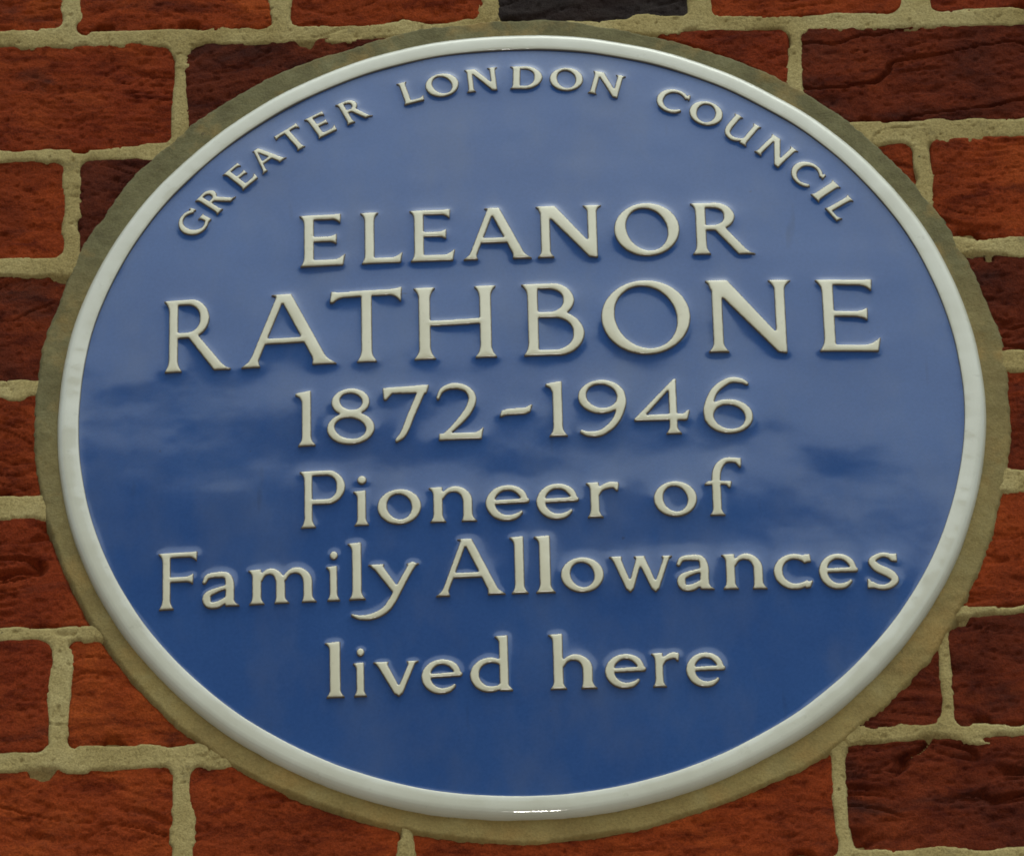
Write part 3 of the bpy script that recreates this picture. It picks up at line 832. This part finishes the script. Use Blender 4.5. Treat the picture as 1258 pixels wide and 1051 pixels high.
# ---- the blue field: domed, wavy, the glaze drawn up around every letter
STEPF = 0.9
gx = np.arange(-238.5, 238.6, STEPF)
X, Y = np.meshgrid(gx, gx)
def samp(img, X, Y):
    fi = X / RAS + NR / 2 - 0.5; fj = Y / RAS + NR / 2 - 0.5
    i = np.clip(np.floor(fi).astype(int), 0, NR - 2); j = np.clip(np.floor(fj).astype(int), 0, NR - 2); u, v = fi - i, fj - j
    return (img[j, i] * (1 - u) + img[j, i + 1] * u) * (1 - v) + (img[j + 1, i] * (1 - u) + img[j + 1, i + 1] * u) * v
b_near, b_wide, b_broad = blur(INK, 1.5 / RAS), blur(INK, 4.5 / RAS), blur(INK, 10.0 / RAS)
def swell(x, y):                # the clay rises gently under each line of lettering
    return 0.75 * samp(b_wide, x, y) + 0.8 * samp(b_broad, x, y)
for name, wx, wy, Zr, faces, E in PENDING:
    V = np.stack([wx, wy, dome(wx, wy) + swell(wx, wy) + Zr], 1)
    mesh_obj(name, V * 0.001, faces, M_LETTER, PLQ, True, {'edge_distance': E})
Z = dome(X, Y) + swell(X, Y) + 0.72 * samp(b_near, X, Y)
Z += 0.24 * noise(X / 42, Y / 28, 501) + 0.05 * noise(X / 17 + 5, Y / 13, 502) + 0.006 * noise(X / 6, Y / 6, 503)
rr = np.hypot(X, Y)
Z += 0.35 * np.exp(-np.maximum(236 - rr, 0) / 1.8)
V, F = grid_mesh(X, Y, Z, rr < 237.2)
mesh_obj('blue_field', V * 0.001, F, M_BLUE, PLQ)

# ---- the white rim
prof = [(235.6, 4.2), (235.75, 6.7), (236.2, 7.2), (237.2, 7.36), (239.4, 7.42), (241.4, 7.36), (243.4, 7.15), (245.0, 6.6), (246.3, 5.5), (247.2, 4.0), (247.6, 2.0), (247.8, -1.0), (247.8, -14.0)]
NA = 720
th = np.linspace(0, 2 * math.pi, NA, endpoint=False)
pr = np.array(prof)
# refine the profile
u = np.linspace(0, len(pr) - 1, 40)
pr = np.stack([np.interp(u, np.arange(len(pr)), pr[:, 0]), np.interp(u, np.arange(len(pr)), pr[:, 1])], 1)
verts = []
for q, (r_, z_) in enumerate(pr):
    wob = 0.35 * noise(np.cos(th) * 4, np.sin(th) * 4, 700) + 0.2 * noise(np.cos(th) * 12, np.sin(th) * 12, 701)
    zz = z_ + 0.18 * noise(np.cos(th) * 14 + 3, np.sin(th) * 14, 702) + 0.05 * noise(np.cos(th) * 60, np.sin(th) * 60, 703)
    verts.append(np.stack([(r_ + wob) * np.cos(th), (r_ + wob) * np.sin(th), zz], 1))
V = np.concatenate(verts); ii = np.arange(NA); F = []
for j in range(len(pr) - 1):
    a = j * NA + ii; b = j * NA + (ii + 1) % NA
    F.append(np.stack([a, a + NA, b + NA, b], 1))
mesh_obj('rim', V * 0.001, np.concatenate(F), M_RIM, PLQ, True, {'edge_distance': np.repeat(np.clip(pr[:, 0] - 235.6, 0, 5), NA)})

# ------------------------------------------------------------------ across the street: what the glaze mirrors
M_GROUND = simple('asphalt_street', (0.055, 0.054, 0.052), 0.9, 3)
g = mesh_obj('ground', [(-60, -60, 0), (60, -60, 0), (60, 2, 0), (-60, 2, 0)], [(0, 1, 2, 3)], M_GROUND, None, False)
tag(g, kind='structure')

def box(x0, x1, y0, y1, z0, z1):
    v = [(x, y, z) for x in (x0, x1) for y in (y0, y1) for z in (z0, z1)]
    f = [(0, 1, 3, 2), (4, 6, 7, 5), (0, 4, 5, 1), (2, 3, 7, 6), (0, 2, 6, 4), (1, 5, 7, 3)]
    return v, f
def boxes(name, bl, mat, parent):
    V, F = [], []
    for b in bl:
        v, f = box(*b); F += [tuple(i + len(V) for i in q) for q in f]; V += v
    return mesh_obj(name, V, F, mat, parent, False)
M_FRONT = simple('sooty_stock_brick', (0.105, 0.080, 0.058), 0.9, 5)
M_SLATE = simple('roof_slate', (0.050, 0.052, 0.058), 0.7, 8)
M_SASH = simple('painted_sash', (0.55, 0.54, 0.50), 0.5, 4, 0.08)
M_PANE = simple('dark_window_glass', (0.012, 0.013, 0.015), 0.08, 2)
M_DOOR = simple('dark_green_door', (0.02, 0.045, 0.03), 0.4, 3)
def house(loc, rz, w, eaves, ridge, dep, label):
    """front on local +Y, running from x = 0 to x = w"""
    h = empty('terraced_house', loc, (0, 0, rz))
    tag(h, label, 'house', 'houses across the street')
    boxes('wall', [(0, w, -dep, 0, 0, eaves - 0.9), (0, w, -0.35, 0, eaves - 0.9, eaves)], M_FRONT, h)
    e = eaves - 0.85
    rf = mesh_obj('roof', [(0, -0.4, e), (w, -0.4, e), (w, -dep / 2, ridge), (0, -dep / 2, ridge), (0, -dep, e), (w, -dep, e)],
                  [(0, 1, 2, 3), (3, 2, 5, 4), (0, 3, 4), (1, 5, 2), (0, 4, 5, 1)], M_SLATE, h, False)
    boxes('chimney', [(0.1, 0.9, -dep / 2 - 1.0, -dep / 2 + 0.6, eaves, ridge + 0.9)], M_FRONT, rf)
    n = max(2, int(w / 2.2))
    for fl in range(4):
        for i in range(n):
            xc = w * (i + 0.5) / n; z0 = 0.9 + fl * 2.8
            if fl == 0 and i == n - 1:
                boxes('door', [(xc - 0.5, xc + 0.5, 0.0, 0.05, 0.1, 2.3)], M_DOOR, h); continue
            wd = boxes('window', [(xc - 0.55, xc - 0.45, 0, 0.06, z0, z0 + 1.7), (xc + 0.45, xc + 0.55, 0, 0.06, z0, z0 + 1.7), (xc - 0.45, xc + 0.45, 0, 0.06, z0, z0 + 0.1),
                                  (xc - 0.45, xc + 0.45, 0, 0.06, z0 + 1.6, z0 + 1.7), (xc - 0.45, xc + 0.45, 0, 0.06, z0 + 0.82, z0 + 0.88)], M_SASH, h)
            boxes('pane', [(xc - 0.45, xc + 0.45, 0.004, 0.03, z0 + 0.1, z0 + 1.6)], M_PANE, wd)
    return h
RZ = -math.radians(22)
def along(t):
    return (-6.0 + t * math.cos(RZ), -11.7 + t * math.sin(RZ), 0.0)
house(along(-9.0), RZ, 8.0, 12.2, 13.0, 7, 'dark brick terraced house at the near end of the row across the street')
house(along(-0.98), RZ, 5.6, 12.0, 12.8, 7, 'narrow dark brick terraced house between two wider ones across the street')
house(along(4.64), RZ, 8.5, 12.0, 12.8, 7, 'wide dark brick terraced house at the far end of the row across the street')
